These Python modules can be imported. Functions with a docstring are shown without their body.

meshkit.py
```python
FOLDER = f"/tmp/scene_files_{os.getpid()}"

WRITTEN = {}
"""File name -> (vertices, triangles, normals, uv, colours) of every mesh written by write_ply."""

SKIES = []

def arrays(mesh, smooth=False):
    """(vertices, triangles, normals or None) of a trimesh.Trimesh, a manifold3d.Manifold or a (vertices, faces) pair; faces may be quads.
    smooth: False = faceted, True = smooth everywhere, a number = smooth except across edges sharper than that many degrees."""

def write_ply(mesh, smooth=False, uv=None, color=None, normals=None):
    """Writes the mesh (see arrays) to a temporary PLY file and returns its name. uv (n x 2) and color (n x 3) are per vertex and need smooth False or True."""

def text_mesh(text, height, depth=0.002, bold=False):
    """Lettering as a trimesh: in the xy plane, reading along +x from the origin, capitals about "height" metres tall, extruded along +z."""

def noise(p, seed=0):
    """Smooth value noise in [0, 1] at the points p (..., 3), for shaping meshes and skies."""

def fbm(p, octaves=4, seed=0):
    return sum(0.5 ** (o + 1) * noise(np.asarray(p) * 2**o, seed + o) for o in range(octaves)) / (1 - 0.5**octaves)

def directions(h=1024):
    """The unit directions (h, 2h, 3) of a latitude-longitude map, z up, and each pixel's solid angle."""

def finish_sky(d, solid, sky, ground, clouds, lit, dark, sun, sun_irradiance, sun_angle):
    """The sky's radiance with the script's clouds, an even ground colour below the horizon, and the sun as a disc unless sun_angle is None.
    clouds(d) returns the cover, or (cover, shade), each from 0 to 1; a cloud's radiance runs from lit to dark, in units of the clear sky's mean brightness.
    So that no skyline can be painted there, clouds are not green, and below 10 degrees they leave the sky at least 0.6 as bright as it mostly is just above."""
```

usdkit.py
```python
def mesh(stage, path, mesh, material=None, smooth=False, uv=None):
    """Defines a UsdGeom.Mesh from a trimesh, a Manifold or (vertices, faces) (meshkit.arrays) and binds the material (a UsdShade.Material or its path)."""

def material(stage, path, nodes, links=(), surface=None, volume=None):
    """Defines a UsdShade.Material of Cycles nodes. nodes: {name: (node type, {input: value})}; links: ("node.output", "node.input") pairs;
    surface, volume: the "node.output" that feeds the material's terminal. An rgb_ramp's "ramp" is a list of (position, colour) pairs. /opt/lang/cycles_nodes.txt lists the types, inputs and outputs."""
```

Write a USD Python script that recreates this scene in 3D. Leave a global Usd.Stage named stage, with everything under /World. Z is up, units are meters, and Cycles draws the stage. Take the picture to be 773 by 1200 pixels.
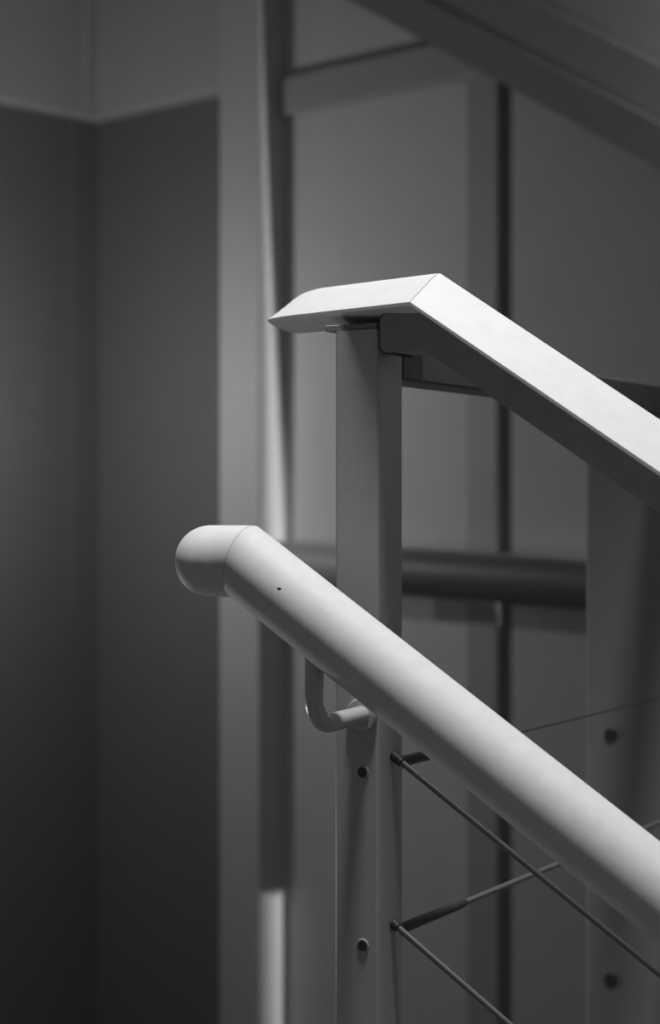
import math
import numpy as np
import trimesh
import shapely.geometry as sg
import usdkit
import meshkit
from pxr import Usd, UsdGeom, UsdLux, Gf, Sdf

stage = Usd.Stage.CreateInMemory()
UsdGeom.SetStageUpAxis(stage, 'Z')
UsdGeom.SetStageMetersPerUnit(stage, 1.0)
world = UsdGeom.Xform.Define(stage, '/World')
stage.SetDefaultPrim(world.GetPrim())

# ------------------------------------------------------------------ camera
EYE = 0.90                                  # eye height above the landing
APERTURE = 24.0
FOCAL = 2200.0 / 773.0 * APERTURE
cam = UsdGeom.Camera.Define(stage, '/World/camera')
cam.AddTranslateOp().Set(Gf.Vec3d(0, 0, EYE))
cam.AddRotateXOp().Set(90.0)
cam.CreateHorizontalApertureAttr(APERTURE)
cam.CreateVerticalApertureAttr(APERTURE * 1200 / 773)
cam.CreateFocalLengthAttr(FOCAL)
cam.CreateFStopAttr(6.6)
cam.CreateFocusDistanceAttr(1.46)
cam.CreateClippingRangeAttr(Gf.Vec2f(0.05, 100))
cam.CreateExposureAttr(0.0)

# ------------------------------------------------------------------ frames: a runs down the stair, b away from the viewer
class Frame:
    def __init__(s, x, y, yaw):
        s.o = np.array([x, y, EYE])
        s.d = np.array([math.sin(yaw), -math.cos(yaw), 0])
        s.m = np.array([math.cos(yaw), math.sin(yaw), 0])
        s.rot = math.degrees(math.atan2(s.d[1], s.d[0]))
    def at(s, a, b, z):
        return s.o + a * s.d + b * s.m + np.array([0, 0, z])
S = Frame(0.0385, 1.5, math.radians(60.0))       # stair: z is measured from eye height
R = Frame(-0.1217, 5.2, math.radians(46.7))      # room behind: b = 0 is the back wall

# ------------------------------------------------------------------ lights
dome = UsdLux.DomeLight.Define(stage, '/World/ambient_light')
dome.CreateColorAttr(Gf.Vec3f(1, 1, 1)); dome.CreateIntensityAttr(0.022)

def sphere_light(name, pos, radius, power):
    l = UsdLux.SphereLight.Define(stage, '/World/' + name)
    l.AddTranslateOp().Set(Gf.Vec3d(*map(float, pos)))
    l.CreateRadiusAttr(radius); l.CreateIntensityAttr(power / (radius * radius)); l.CreateColorAttr(Gf.Vec3f(1, 1, 1))
    return l
key = sphere_light('ceiling_lamp_light', S.at(0.20, -0.19, 1.95), 0.13, 4.8)
shape = UsdLux.ShapingAPI.Apply(key.GetPrim())
shape.CreateShapingConeAngleAttr(29.0); shape.CreateShapingConeSoftnessAttr(0.6)
sphere_light('landing_lamp_light', R.at(-0.24, -0.86, 0.30), 0.03, 0.295)
sphere_light('side_lamp_light', S.at(-1.3, 0.45, -0.55), 0.05, 0.22)
sphere_light('flight_lamp_light', R.at(2.6, -0.135, 0.58), 0.012, 15.0)

# ------------------------------------------------------------------ materials (black-and-white place: neutral greys)
def paint(name, value, rough=0.6, scale=30.0, amount=0.06, bump=0.08, metallic=0.0, stretch=(1, 1, 1), spec=0.5):
    lo, hi = value * (1 - amount), value * (1 + amount)
    return usdkit.material(stage, '/World/Looks/' + name, {
        'tc': ('texture_coordinate', {}),
        'mp': ('mapping', {'scale': stretch}),
        'n': ('noise_texture', {'scale': scale, 'detail': 5.0, 'roughness': 0.6}),
        'r': ('rgb_ramp', {'ramp': [(0.25, (lo,) * 3), (0.75, (hi,) * 3)]}),
        'b': ('bump', {'strength': bump, 'distance': 0.002}),
        'p': ('principled_bsdf', {'roughness': rough, 'metallic': metallic, 'specular_ior_level': spec}),
    }, [('tc.object', 'mp.vector'), ('mp.vector', 'n.vector'), ('n.fac', 'r.fac'), ('r.color', 'p.base_color'),
        ('n.fac', 'b.height'), ('b.normal', 'p.normal')], surface='p.BSDF')
M = dict(
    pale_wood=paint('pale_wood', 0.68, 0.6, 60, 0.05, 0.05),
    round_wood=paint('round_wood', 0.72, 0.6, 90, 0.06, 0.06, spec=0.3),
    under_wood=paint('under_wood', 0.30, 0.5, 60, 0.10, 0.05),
    post_paint=paint('post_paint', 0.46, 0.42, 220, 0.05, 0.05),
    plate=paint('plate', 0.26, 0.5, 700, 0.35, 0.5),
    metal=paint('satin_metal', 0.55, 0.25, 200, 0.05, 0.02, metallic=0.2),
    dark_metal=paint('dark_metal', 0.045, 0.4, 200, 0.1, 0.05),
    dark_bar=paint('dark_bar', 0.10, 0.5, 100, 0.08, 0.05),
    wire=paint('steel_wire', 0.20, 0.4, 900, 0.1, 0.1, metallic=0.3),
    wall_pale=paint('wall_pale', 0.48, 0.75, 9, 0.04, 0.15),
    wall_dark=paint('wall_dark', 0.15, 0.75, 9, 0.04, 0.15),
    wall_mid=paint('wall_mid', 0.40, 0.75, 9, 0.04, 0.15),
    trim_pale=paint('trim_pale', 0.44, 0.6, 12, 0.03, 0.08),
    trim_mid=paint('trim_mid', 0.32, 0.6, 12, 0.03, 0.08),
    recess_shade_paint=paint('recess_shade_paint', 0.14, 0.8, 12, 0.04, 0.08),  # dark tone paints in the shade of a deeper gap
    string_paint=paint('string_paint', 0.19, 0.6, 12, 0.04, 0.08),
    pier_paint=paint('pier_paint', 0.22, 0.65, 14, 0.06, 0.12),
    rail_lit_tone=paint('rail_lit_tone', 0.30, 0.5, 60, 0.08, 0.06),  # paler tone stands in for light on the rail's top
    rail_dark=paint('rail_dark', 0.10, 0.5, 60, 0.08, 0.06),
    concrete=paint('concrete', 0.10, 0.8, 14, 0.12, 0.3),
    ceiling_paint=paint('ceiling_paint', 0.45, 0.8, 9, 0.03, 0.1),
)

# ------------------------------------------------------------------ building helpers
taken = {}
def path_for(parent, name):
    k = (parent, name); n = taken.get(k, 0); taken[k] = n + 1
    return f'{parent}/{name}' + (f'_{n:03d}' if n else '')

def put(prim, **data):
    for k, v in data.items():
        if v: prim.SetCustomDataByKey(k, v)

class Thing:
    """An Xform at the thing's base in frame F; parts are given in frame coordinates."""
    def __init__(s, F, name, base, label=None, category=None, group=None, kind=None):
        s.F, s.base = F, np.array(base, float)
        s.path = path_for('/World', name)
        x = UsdGeom.Xform.Define(stage, s.path)
        x.AddTranslateOp().Set(Gf.Vec3d(*map(float, F.at(*base)))); x.AddRotateZOp().Set(F.rot)
        put(x.GetPrim(), label=label, category=category, group=group, kind=kind)
    def part(s, name, mesh, mat, smooth=30, parent=None, label=None, kind=None):
        mesh = mesh.copy(); mesh.apply_translation(-s.base)
        p = path_for(parent or s.path, name)
        g = usdkit.mesh(stage, p, mesh, M[mat], smooth=smooth)
        put(g.GetPrim(), label=label, kind=kind)
        return p

def solo(F, name, mesh, mat, base, smooth=30, label=None, category=None, group=None, kind=None):
    """A thing that is a single mesh."""
    mesh = mesh.copy(); mesh.apply_translation(-np.array(base, float))
    g = usdkit.mesh(stage, path_for('/World', name), mesh, M[mat], smooth=smooth)
    g.AddTranslateOp().Set(Gf.Vec3d(*map(float, F.at(*base)))); g.AddRotateZOp().Set(F.rot)
    put(g.GetPrim(), label=label, category=category, group=group, kind=kind)
    return g

def box(a0, a1, b0, b1, z0, z1, c=0.0):
    """A box with chamfered edges."""
    if c <= 0:
        m = trimesh.creation.box([a1 - a0, b1 - b0, z1 - z0])
        m.apply_translation([(a0 + a1) / 2, (b0 + b1) / 2, (z0 + z1) / 2]); return m
    pts = []
    for x in (a0, a1):
        for y in (b0, b1):
            for z in (z0, z1):
                sx, sy, sz = (c if x == a0 else -c), (c if y == b0 else -c), (c if z == z0 else -c)
                pts += [(x, y + sy, z + sz), (x + sx, y, z + sz), (x + sx, y + sy, z)]
    return trimesh.convex.convex_hull(np.array(pts))

def rounded_column(a0, a1, b0, b1, z0, z1, r):
    poly = sg.box(a0 + r, b0 + r, a1 - r, b1 - r).buffer(r, quad_segs=5)
    m = trimesh.creation.extrude_polygon(poly, z1 - z0); m.apply_translation([0, 0, z0]); return m

def prism_az(pts, b0, b1, bevel=0.0):
    """A polygon in the (a, z) plane extruded along b."""
    poly = pts if hasattr(pts, 'exterior') else sg.Polygon(pts)
    m = trimesh.creation.extrude_polygon(poly, b1 - b0)
    v = np.array(m.vertices); m.vertices = np.stack([v[:, 0], b1 - v[:, 2], v[:, 1]], 1)
    if m.volume < 0: m.invert()
    return m

def tube(pts, r, n=24, cap=True):
    """A tube through points; r may be a list."""
    pts = np.array(pts, float); k = len(pts); rs = np.full(k, r) if np.ndim(r) == 0 else np.array(r, float)
    t = np.gradient(pts, axis=0); t /= np.linalg.norm(t, axis=1)[:, None]
    ref = np.array([0, 0, 1.0]) if abs(t[0][2]) < 0.9 else np.array([0, 1.0, 0])
    u = np.cross(t[0], ref); u /= np.linalg.norm(u)
    V = []
    for i in range(k):
        u = u - t[i] * (u @ t[i]); u /= np.linalg.norm(u); w = np.cross(t[i], u)
        th = np.arange(n) / n * 2 * math.pi
        V.append(pts[i] + rs[i] * (np.cos(th)[:, None] * u + np.sin(th)[:, None] * w))
    return skin(V, cap)

def skin(rings, cap=True):
    """Closed rings of equal length joined into one surface."""
    k, n = len(rings), len(rings[0]); V = np.vstack(rings); Fs = []
    for i in range(k - 1):
        for j in range(n):
            p, q = i * n + j, i * n + (j + 1) % n
            Fs += [(p, q, q + n), (p, q + n, p + n)]
    if cap:
        for base, flip in ((0, True), ((k - 1) * n, False)):
            c = len(V); V = np.vstack([V, V[base:base + n].mean(0)])
            for j in range(n):
                p, q = base + j, base + (j + 1) % n
                Fs.append((c, q, p) if flip else (c, p, q))
    m = trimesh.Trimesh(V, Fs, process=False)
    if m.volume < 0: m.invert()
    return m

def disc(center, axis, r, h, n=24, chamfer=0.0):
    axis = np.array(axis, float); axis /= np.linalg.norm(axis); c = np.array(center, float)
    if chamfer:
        return tube([c, c + axis * (h - chamfer), c + axis * h], [r, r, r - chamfer], n)
    return tube([c, c + axis * h], r, n)

T = 0.66                                     # pitch of the stair
LAND = -EYE

# ================================================================== THE SETTING
def wall_b(a0, a1, z0, z1, b=0.0, t=0.15): return box(a0, a1, b, b + t, z0, z1)
LOW, TOP = -3.4, 2.15
back = Thing(R, 'wall_back', (0.2, 0.0, LOW), kind='structure')
back.part('wall_panel', wall_b(-0.96, -0.08, LOW, TOP), 'wall_dark', smooth=False, label='dark wall panel left of the lit pilaster')  # same plane as the next panel, darker base tone
back.part('wall_panel', wall_b(-0.08, 0.7462, LOW, TOP), 'wall_pale', smooth=False, label='pale wall panel between the pilasters')
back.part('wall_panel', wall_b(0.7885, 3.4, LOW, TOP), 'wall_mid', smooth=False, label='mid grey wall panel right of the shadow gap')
back.part('recess_back', box(0.7462, 0.7885, 0.012, 0.15, LOW, TOP), 'recess_shade_paint', smooth=False, label='back of the shadow gap with its shade put into the paint')
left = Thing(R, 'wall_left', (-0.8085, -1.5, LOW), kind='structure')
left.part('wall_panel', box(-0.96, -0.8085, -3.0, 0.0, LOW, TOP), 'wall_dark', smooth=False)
solo(R, 'ceiling', box(-0.96, 3.4, -6.5, 0.15, TOP, TOP + 0.1), 'ceiling_paint', (1, -3, TOP), False, kind='structure')
solo(R, 'floor', box(-0.96, 3.4, -6.5, 0.15, LOW - 0.1, LOW), 'concrete', (1, -3, LOW), False, kind='structure')

def trim(mesh, mat, base, label=None, smooth=30):
    n = len([1 for k in taken if k[1].startswith('trim_')]) + 1
    g = solo(R, f'trim_{n}', mesh, mat, base, smooth, label=label, kind='structure'); return g
# ledge band round the room at the height of the upper floor
trim(box(0.0, 0.9, -0.03, 0.0, 1.093, 1.197, 0.004), 'trim_mid', (0.4, 0, 1.09), 'grey ledge band between the pilasters')
# the wall above steps forward on the left and shades the panel under it
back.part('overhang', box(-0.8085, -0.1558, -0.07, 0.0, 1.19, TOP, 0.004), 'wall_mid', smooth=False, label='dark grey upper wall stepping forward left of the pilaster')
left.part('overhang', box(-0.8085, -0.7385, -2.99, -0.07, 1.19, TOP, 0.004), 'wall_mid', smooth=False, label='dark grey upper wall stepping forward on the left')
# pilasters
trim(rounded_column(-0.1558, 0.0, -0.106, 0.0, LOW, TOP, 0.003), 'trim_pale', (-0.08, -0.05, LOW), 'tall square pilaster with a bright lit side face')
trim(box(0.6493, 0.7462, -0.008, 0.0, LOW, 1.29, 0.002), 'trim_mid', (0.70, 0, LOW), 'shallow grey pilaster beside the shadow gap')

# ================================================================== sloping string of the flight overhead, on the back wall
def string_z(a): return 1.0471 - 0.588 * (a - 0.8217)
st = Thing(R, 'stair_string', (1.0, 0.0, string_z(1.0)), 'sloping grey stair string high on the back wall under the ceiling', 'stair string')
A0, A1 = -0.02, 3.2
def sloped(a0, a1, lo, hi, b0, b1): return prism_az([(a0, string_z(a0) + lo), (a1, string_z(a1) + lo), (a1, string_z(a1) + hi), (a0, string_z(a0) + hi)], b0, b1)
st.part('lower_board', sloped(A0, A1, 0.0, 0.103, -0.10, 0.0), 'string_paint', smooth=False)
st.part('middle_board', sloped(A0, A1, 0.103, 0.235, -0.088, 0.0), 'string_paint', smooth=False)
st.part('upper_board', sloped(A0, A1, 0.235, 0.60, -0.075, 0.0), 'string_paint', smooth=False)

# unseen panel added right of the picture to screen the flight's lamp from the room
sp = Thing(R, 'lamp_screen_panel', (2.3, -0.13, 0.3), 'added grey panel beyond the right edge that screens the flight lamp', 'lamp screen')
sp.part('panel', box(1.46, 2.25, -0.136, -0.1230, -0.35, 1.35), 'string_paint', smooth=False)
sp.part('panel', box(2.238, 2.25, -0.170, -0.136, -0.35, 1.35), 'string_paint', smooth=False)
sp.part('panel', box(2.25, 3.2, -0.170, -0.158, -0.35, 1.35), 'string_paint', smooth=False)
sp.part('top_cap', box(1.46, 3.2, -0.178, -0.116, 1.35, 1.38, 0.003), 'string_paint', smooth=False)
# ================================================================== rail across the back wall
br = Thing(R, 'wall_rail', (0.6, -0.08, -0.165), 'thick dark rail crossing the back wall behind the post', 'handrail')
zr = lambda a: -0.139 - 0.028 * a
A = np.linspace(0.37, 1.30, 12)
br.part('lit_rail_end', tube([(a, -0.082, zr(a)) for a in np.linspace(0.001, 0.3695, 5)], 0.062, 32), 'rail_lit_tone', label='rail end between pilaster and post with its lit tone put into the paint')
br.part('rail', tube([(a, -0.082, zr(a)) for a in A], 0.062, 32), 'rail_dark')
for a in (0.15, 1.15):
    br.part('bracket', tube([(a, -0.04, zr(a)), (a, 0.0, zr(a))], 0.018, 12), 'rail_dark')

trim(box(1.08, 1.24, -0.064, 0.0, LOW, -0.25, 0.003), 'trim_mid', (1.16, 0, LOW), 'added boxed casing behind the dark pier that keeps lamp light off the wall')  # unseen block added to stop the flight lamp reaching the lower wall
# ================================================================== low dark pier where the level guard ends
pier = Thing(S, 'low_wall', (0.15, 0.81, LAND - 0.2), 'dark low wall pier with two bolt heads behind the sloping rails', 'low wall')
pier.part('panel', box(-0.13, 0.62, 0.75, 0.87, LOW, 0.094, 0.004), 'pier_paint')
for z in (-0.261, -0.548):
    pier.part('bolt', disc((-0.098, 0.7505, z), (0, -1, 0), 0.008, 0.003, 20, 0.001), 'dark_metal')

# ================================================================== landing and steps (below the frame)
land = Thing(S, 'landing', (-0.6, -0.4, LAND), 'grey concrete stair landing carrying the post', 'landing')
land.part('slab', box(-1.2, 0.03, -1.75, 0.75, LAND - 0.18, LAND, 0.006), 'concrete')
steps = Thing(S, 'stair_flight', (0.7, -0.85, LAND - 0.9), 'grey concrete steps going down beside the rails', 'stairs')
GO, RI = 0.265, 0.265 * T
for i in range(8):
    steps.part('step', box(0.03 + i * GO, 0.03 + (i + 1) * GO, -1.75, 0.04, LAND - (i + 1) * RI - 0.25, LAND - (i + 1) * RI, 0.005), 'concrete')

# ================================================================== posts
def post(name, a, top, foot, label, bolts=(), plate=False):
    t = Thing(S, name, (a - 0.02, 0.021, foot), label, 'post')
    t.part('shaft', rounded_column(a - 0.040, a, 0.0, 0.0424, foot, top, 0.0028), 'post_paint', smooth=40)
    if plate:
        t.part('top_plate', box(a - 0.050, a - 0.002, 0.001, 0.04, top, top + 0.0052, 0.0008), 'plate', label='pale rough plate between post and handrail')
    for z in bolts:
        w = t.part('bolt', disc((a - 0.026 + 0.012, 0.0003, z), (0, -1, 0), 0.0056, 0.0010, 24, 0.0005), 'post_paint')
        t.part('socket', disc((a - 0.014, -0.0006, z), (0, -1, 0), 0.0042, 0.0006, 16), 'dark_metal', parent=w, label='dark hexagon socket')
    return t
post('stair_post', 0.0, 0.1464, LAND, 'square grey metal post carrying the flat handrail', (-0.2089, -0.348), True)

# ================================================================== flat handrail
UA, UB = -math.cos(math.radians(16.5)), math.sin(math.radians(16.5))      # direction of the level piece
def profile(squash=1.0):
    """(across, height) of the handrail: thin edges, two sloping faces, rounded ridge."""
    rise, half = 0.0260, 0.040
    p = [(-half + 0.001, -0.004), (-half, -0.003), (-half, -0.0005), (-half + 0.0012, 0.0008)]
    for s in np.linspace(-0.030, 0.030, 17):
        p.append((s, rise * (1 - math.sqrt((s / half) ** 2 + 0.012)) / (1 - math.sqrt(0.012)) * 1.0))
    p += [(half - 0.0012, 0.0008), (half, -0.0005), (half, -0.003), (half - 0.001, -0.004)]
    p += [(s, -0.004 - 0.0055 * (1 - (s / half) ** 2)) for s in np.linspace(0.036, -0.036, 9)]
    p = np.array(p); h = p[:, 1].copy()
    p[:, 1] = np.where(h > -0.0035, -0.0035 + (h + 0.0035) * squash, h)
    return p
BC, EDGE, LL = 0.018, 0.1640, 0.173
def mitre(p): return np.stack([0.0432 + 0.145 * (BC + p[:, 0]), BC + p[:, 0], EDGE + p[:, 1]], 1)
def level_ring(L, squash=1.0, widen=1.0):
    skew = 0.30 * min(L / LL, 1.0)
    p = profile(squash); q = p.copy()
    m = mitre(q); w = np.array([math.sin(math.radians(16.5)), math.cos(math.radians(16.5))])
    c = np.array([0.0432 + 0.145 * BC, BC]) + L * np.array([UA, UB])
    out = m.copy(); out[:, 0] = c[0] + (w[0] + UA * skew) * p[:, 0] * widen; out[:, 1] = c[1] + (w[1] + UB * skew) * p[:, 0] * widen
    return out
fh = Thing(S, 'flat_handrail', (0.0, BC, 0.158), 'pale flat-topped upper handrail with a level pointed end on the square post', 'handrail')
rings = [mitre(profile())]
for L in np.linspace(0.035, LL - 0.040, 6): rings.append(level_ring(L))
for k in np.linspace(0, 1, 9)[1:]:
    rings.append(level_ring(LL - 0.040 + 0.040 * math.sin(k * math.pi / 2), 0.50 + 0.50 * max(math.cos(k * math.pi / 2), 0.0) ** 0.8, 1 - 0.02 * k))
fh.part('level_piece', skin(rings), 'pale_wood', smooth=24)
SL = 1.02
def slope_ring(da):
    m = mitre(profile()); m[:, 0] += da; m[:, 2] -= T * da; return m
fh.part('sloped_piece', skin([slope_ring(x) for x in np.linspace(0.0004, SL, 12)]), 'pale_wood', smooth=24)
# rail bar under the sloping piece, its rounded end stopping against the post
zb = lambda a: 0.0358 - T * (a - 0.1817)
zt = lambda a: EDGE - 0.0042 - T * (a - 0.0432)
corner = sg.Polygon([(0.0042, 0.1265), (0.044, 0.1265), (0.046, zb(0.046)), (SL, zb(SL)), (SL, zt(SL)), (0.0432, zt(0.0432)), (0.0042, 0.1575)])
corner = corner.buffer(-0.007).buffer(0.007, quad_segs=6)
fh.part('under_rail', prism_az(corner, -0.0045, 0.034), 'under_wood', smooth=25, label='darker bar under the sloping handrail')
# dark gap strip round the bar's end
ring = corner.buffer(0.0014).difference(corner.buffer(-0.0002)).intersection(sg.box(-0.01, 0.115, 0.040, 0.2)).difference(sg.Polygon([(0.016, 0.10), (0.016, 0.14), (0.06, 0.14), (0.06, 0.1)]))
ring = max(getattr(ring, 'geoms', [ring]), key=lambda g: g.area)
fh.part('joint_line', prism_az(ring, -0.0040, 0.030), 'dark_metal', smooth=False, label='dark joint round the end of the under bar')

# ================================================================== level guard bar going away from the post
gb = Thing(S, 'guard_bar', (-0.02, 0.4, 0.108), 'dark level bar running away behind the flat handrail', 'guard rail')
gb.part('bar', box(-0.040, 0.0, 0.0425, 0.80, 0.108, 0.139, 0.002), 'dark_bar')
gb.part('foot', box(-0.034, -0.006, 0.765, 0.795, 0.094, 0.108), 'dark_bar')

# ================================================================== round handrail
RB, RR = -0.0889, 0.0280
za = lambda a: -0.0846 - T * a
rh = Thing(S, 'round_handrail', (-0.0727, RB, za(-0.0727)), 'pale round wooden handrail with a domed level end nearest the viewer', 'handrail')
e = np.array([1, 0, -T]) / math.hypot(1, T)
bend = np.array([-0.0700, RB, za(-0.0700)])
uL = np.array([UA, UB, 0.0]) if False else np.array([-1.0, 0.0, 0.0])
NR = 56
def ring_at(center, axis, r, shear=None):
    side = np.array([0, 1.0, 0]); side -= axis * (side @ axis); side /= np.linalg.norm(side); up = np.cross(side, axis); up *= np.sign(up[2])
    th = np.arange(NR) / NR * 2 * math.pi
    return center + r * (np.cos(th)[:, None] * side + np.sin(th)[:, None] * up)
def cut(ring, axis, plane_n):
    """slides a ring's points along its axis on to the mitre plane"""
    t = -((ring - bend) @ plane_n) / (axis @ plane_n); return ring + t[:, None] * axis
pn = e - uL; pn /= np.linalg.norm(pn)
# rounded outer corner of the bend: pull the mitre slightly inside
lev = [cut(ring_at(bend, uL, RR), uL, pn)]
for L in (0.020, 0.026, 0.031): lev.append(ring_at(bend + uL * L, uL, RR))
for k in np.linspace(0, 1, 13)[1:]:
    th = k * math.pi / 2; lev.append(ring_at(bend + uL * (0.031 + 0.027 * math.sin(th) ** 1.0), uL, max(RR * math.cos(th) ** 0.85, 1e-4)))
sl = [cut(ring_at(bend, e, RR), e, pn) + e * 0.0003]
for L in np.linspace(0.03, 1.25, 26): sl.append(ring_at(bend + e * L, e, RR))
rh.part('level_end', skin(lev), 'round_wood', smooth=40)
tubep = rh.part('sloped_tube', skin(sl), 'round_wood', smooth=40)
# bracket: vertical leg under the rail, elbow, arm to a rose on the post
al, ap, zarm, er = -0.0069, -0.0140, -0.1625, 0.022
leg = [(al, RB, za(al) - 0.030), (al, RB, za(al) - 0.034), (al, RB, zarm + er)]
for k in np.linspace(0, math.pi / 2, 10)[1:]:
    s = er * (1 - math.cos(k)); leg.append((al, RB + s, zarm + er - er * math.sin(k)))
for k in np.linspace(0, 1, 6)[1:]:
    leg.append((al + (ap - al) * k, RB + er + (-RB - er) * k, zarm))
bk = rh.part('bracket', tube(leg, 0.0072, 24), 'metal', smooth=40, label='bent metal bracket from rail to post')
rh.part('rose', disc((ap, 0.0002, zarm), (0, -1, 0), 0.0135, 0.004, 28, 0.0012), 'metal', parent=bk)
rh.part('saddle', prism_az([(al - 0.025, za(al - 0.025) - 0.0335), (al + 0.025, za(al + 0.025) - 0.0335), (al + 0.025, za(al + 0.025) - 0.030), (al - 0.025, za(al - 0.025) - 0.030)], RB - 0.006, RB + 0.006), 'metal', parent=bk, smooth=False)
# small nick in the wood near the bend
nk = bend + e * 0.050 + np.array([0, 0, 0]); axis_dir = np.array([0, -1.0, 0]); up = np.cross(axis_dir, e); up *= np.sign(up[2])
nd = axis_dir * math.cos(0.37) + up * math.sin(0.37)
nick = trimesh.creation.icosphere(2, 1.0); nick.apply_scale([0.0024, 0.0010, 0.0010]); nick.apply_translation(nk + nd * (RR - 0.0006))
rh.part('nail_hole', nick, 'dark_metal', smooth=True, parent=tubep, label='tiny dark nail hole near the bend')

# ================================================================== cables
def cable(name, p0, p1, fit, label, r=0.0026, group=None, mat='wire'):
    p0, p1 = np.array(p0, float), np.array(p1, float); u = (p1 - p0) / np.linalg.norm(p1 - p0)
    t = Thing(S, name, p0, label, 'cable', group)
    t.part('wire', tube([p0 + u * max(fit * 0.8, 0.0), p1], r, 12), mat, smooth=60)
    if fit > 0.03:
        t.part('terminal', tube([p0, p0 + u * 0.02, p0 + u * 0.022, p0 + u * fit * 0.93, p0 + u * fit], [0.0062, 0.0062, 0.0046, 0.0042, 0.0030], 16), 'dark_metal', smooth=40, label='dark swaged cable terminal')
    else:
        t.part('ferrule', tube([p0, p0 + u * fit], 0.0042, 14), 'dark_metal', smooth=40)
sc = lambda a, z0: (a, 0.024, z0 - T * a)
cable('stair_cable', sc(0.0003, -0.1965), sc(0.955, -0.1965), 0.010, 'upper thin steel cable sloping from the post just below the round handrail')
cable('stair_cable', sc(0.0003, -0.3325), sc(0.955, -0.3325), 0.006, 'lower thin steel cable sloping from the post to the bottom of the picture')
cable('guard_cable', (-0.014, 0.0427, -0.208), (-0.014, 0.7495, -0.208), 0.15, r=0.0010, mat='dark_metal', label='upper level cable whose dark terminal peeps out below the round handrail')
cable('guard_cable', (-0.014, 0.0427, -0.347), (-0.014, 0.7495, -0.347), 0.145, 'lower level cable with a long dark terminal behind the post')
# post at the far end of the run (outside the picture) that carries the rails and cables
a2 = 0.995
post('stair_post', a2, zb(a2) - 0.004, LAND - 4 * RI, 'second square grey post carrying the lower ends of the rails')
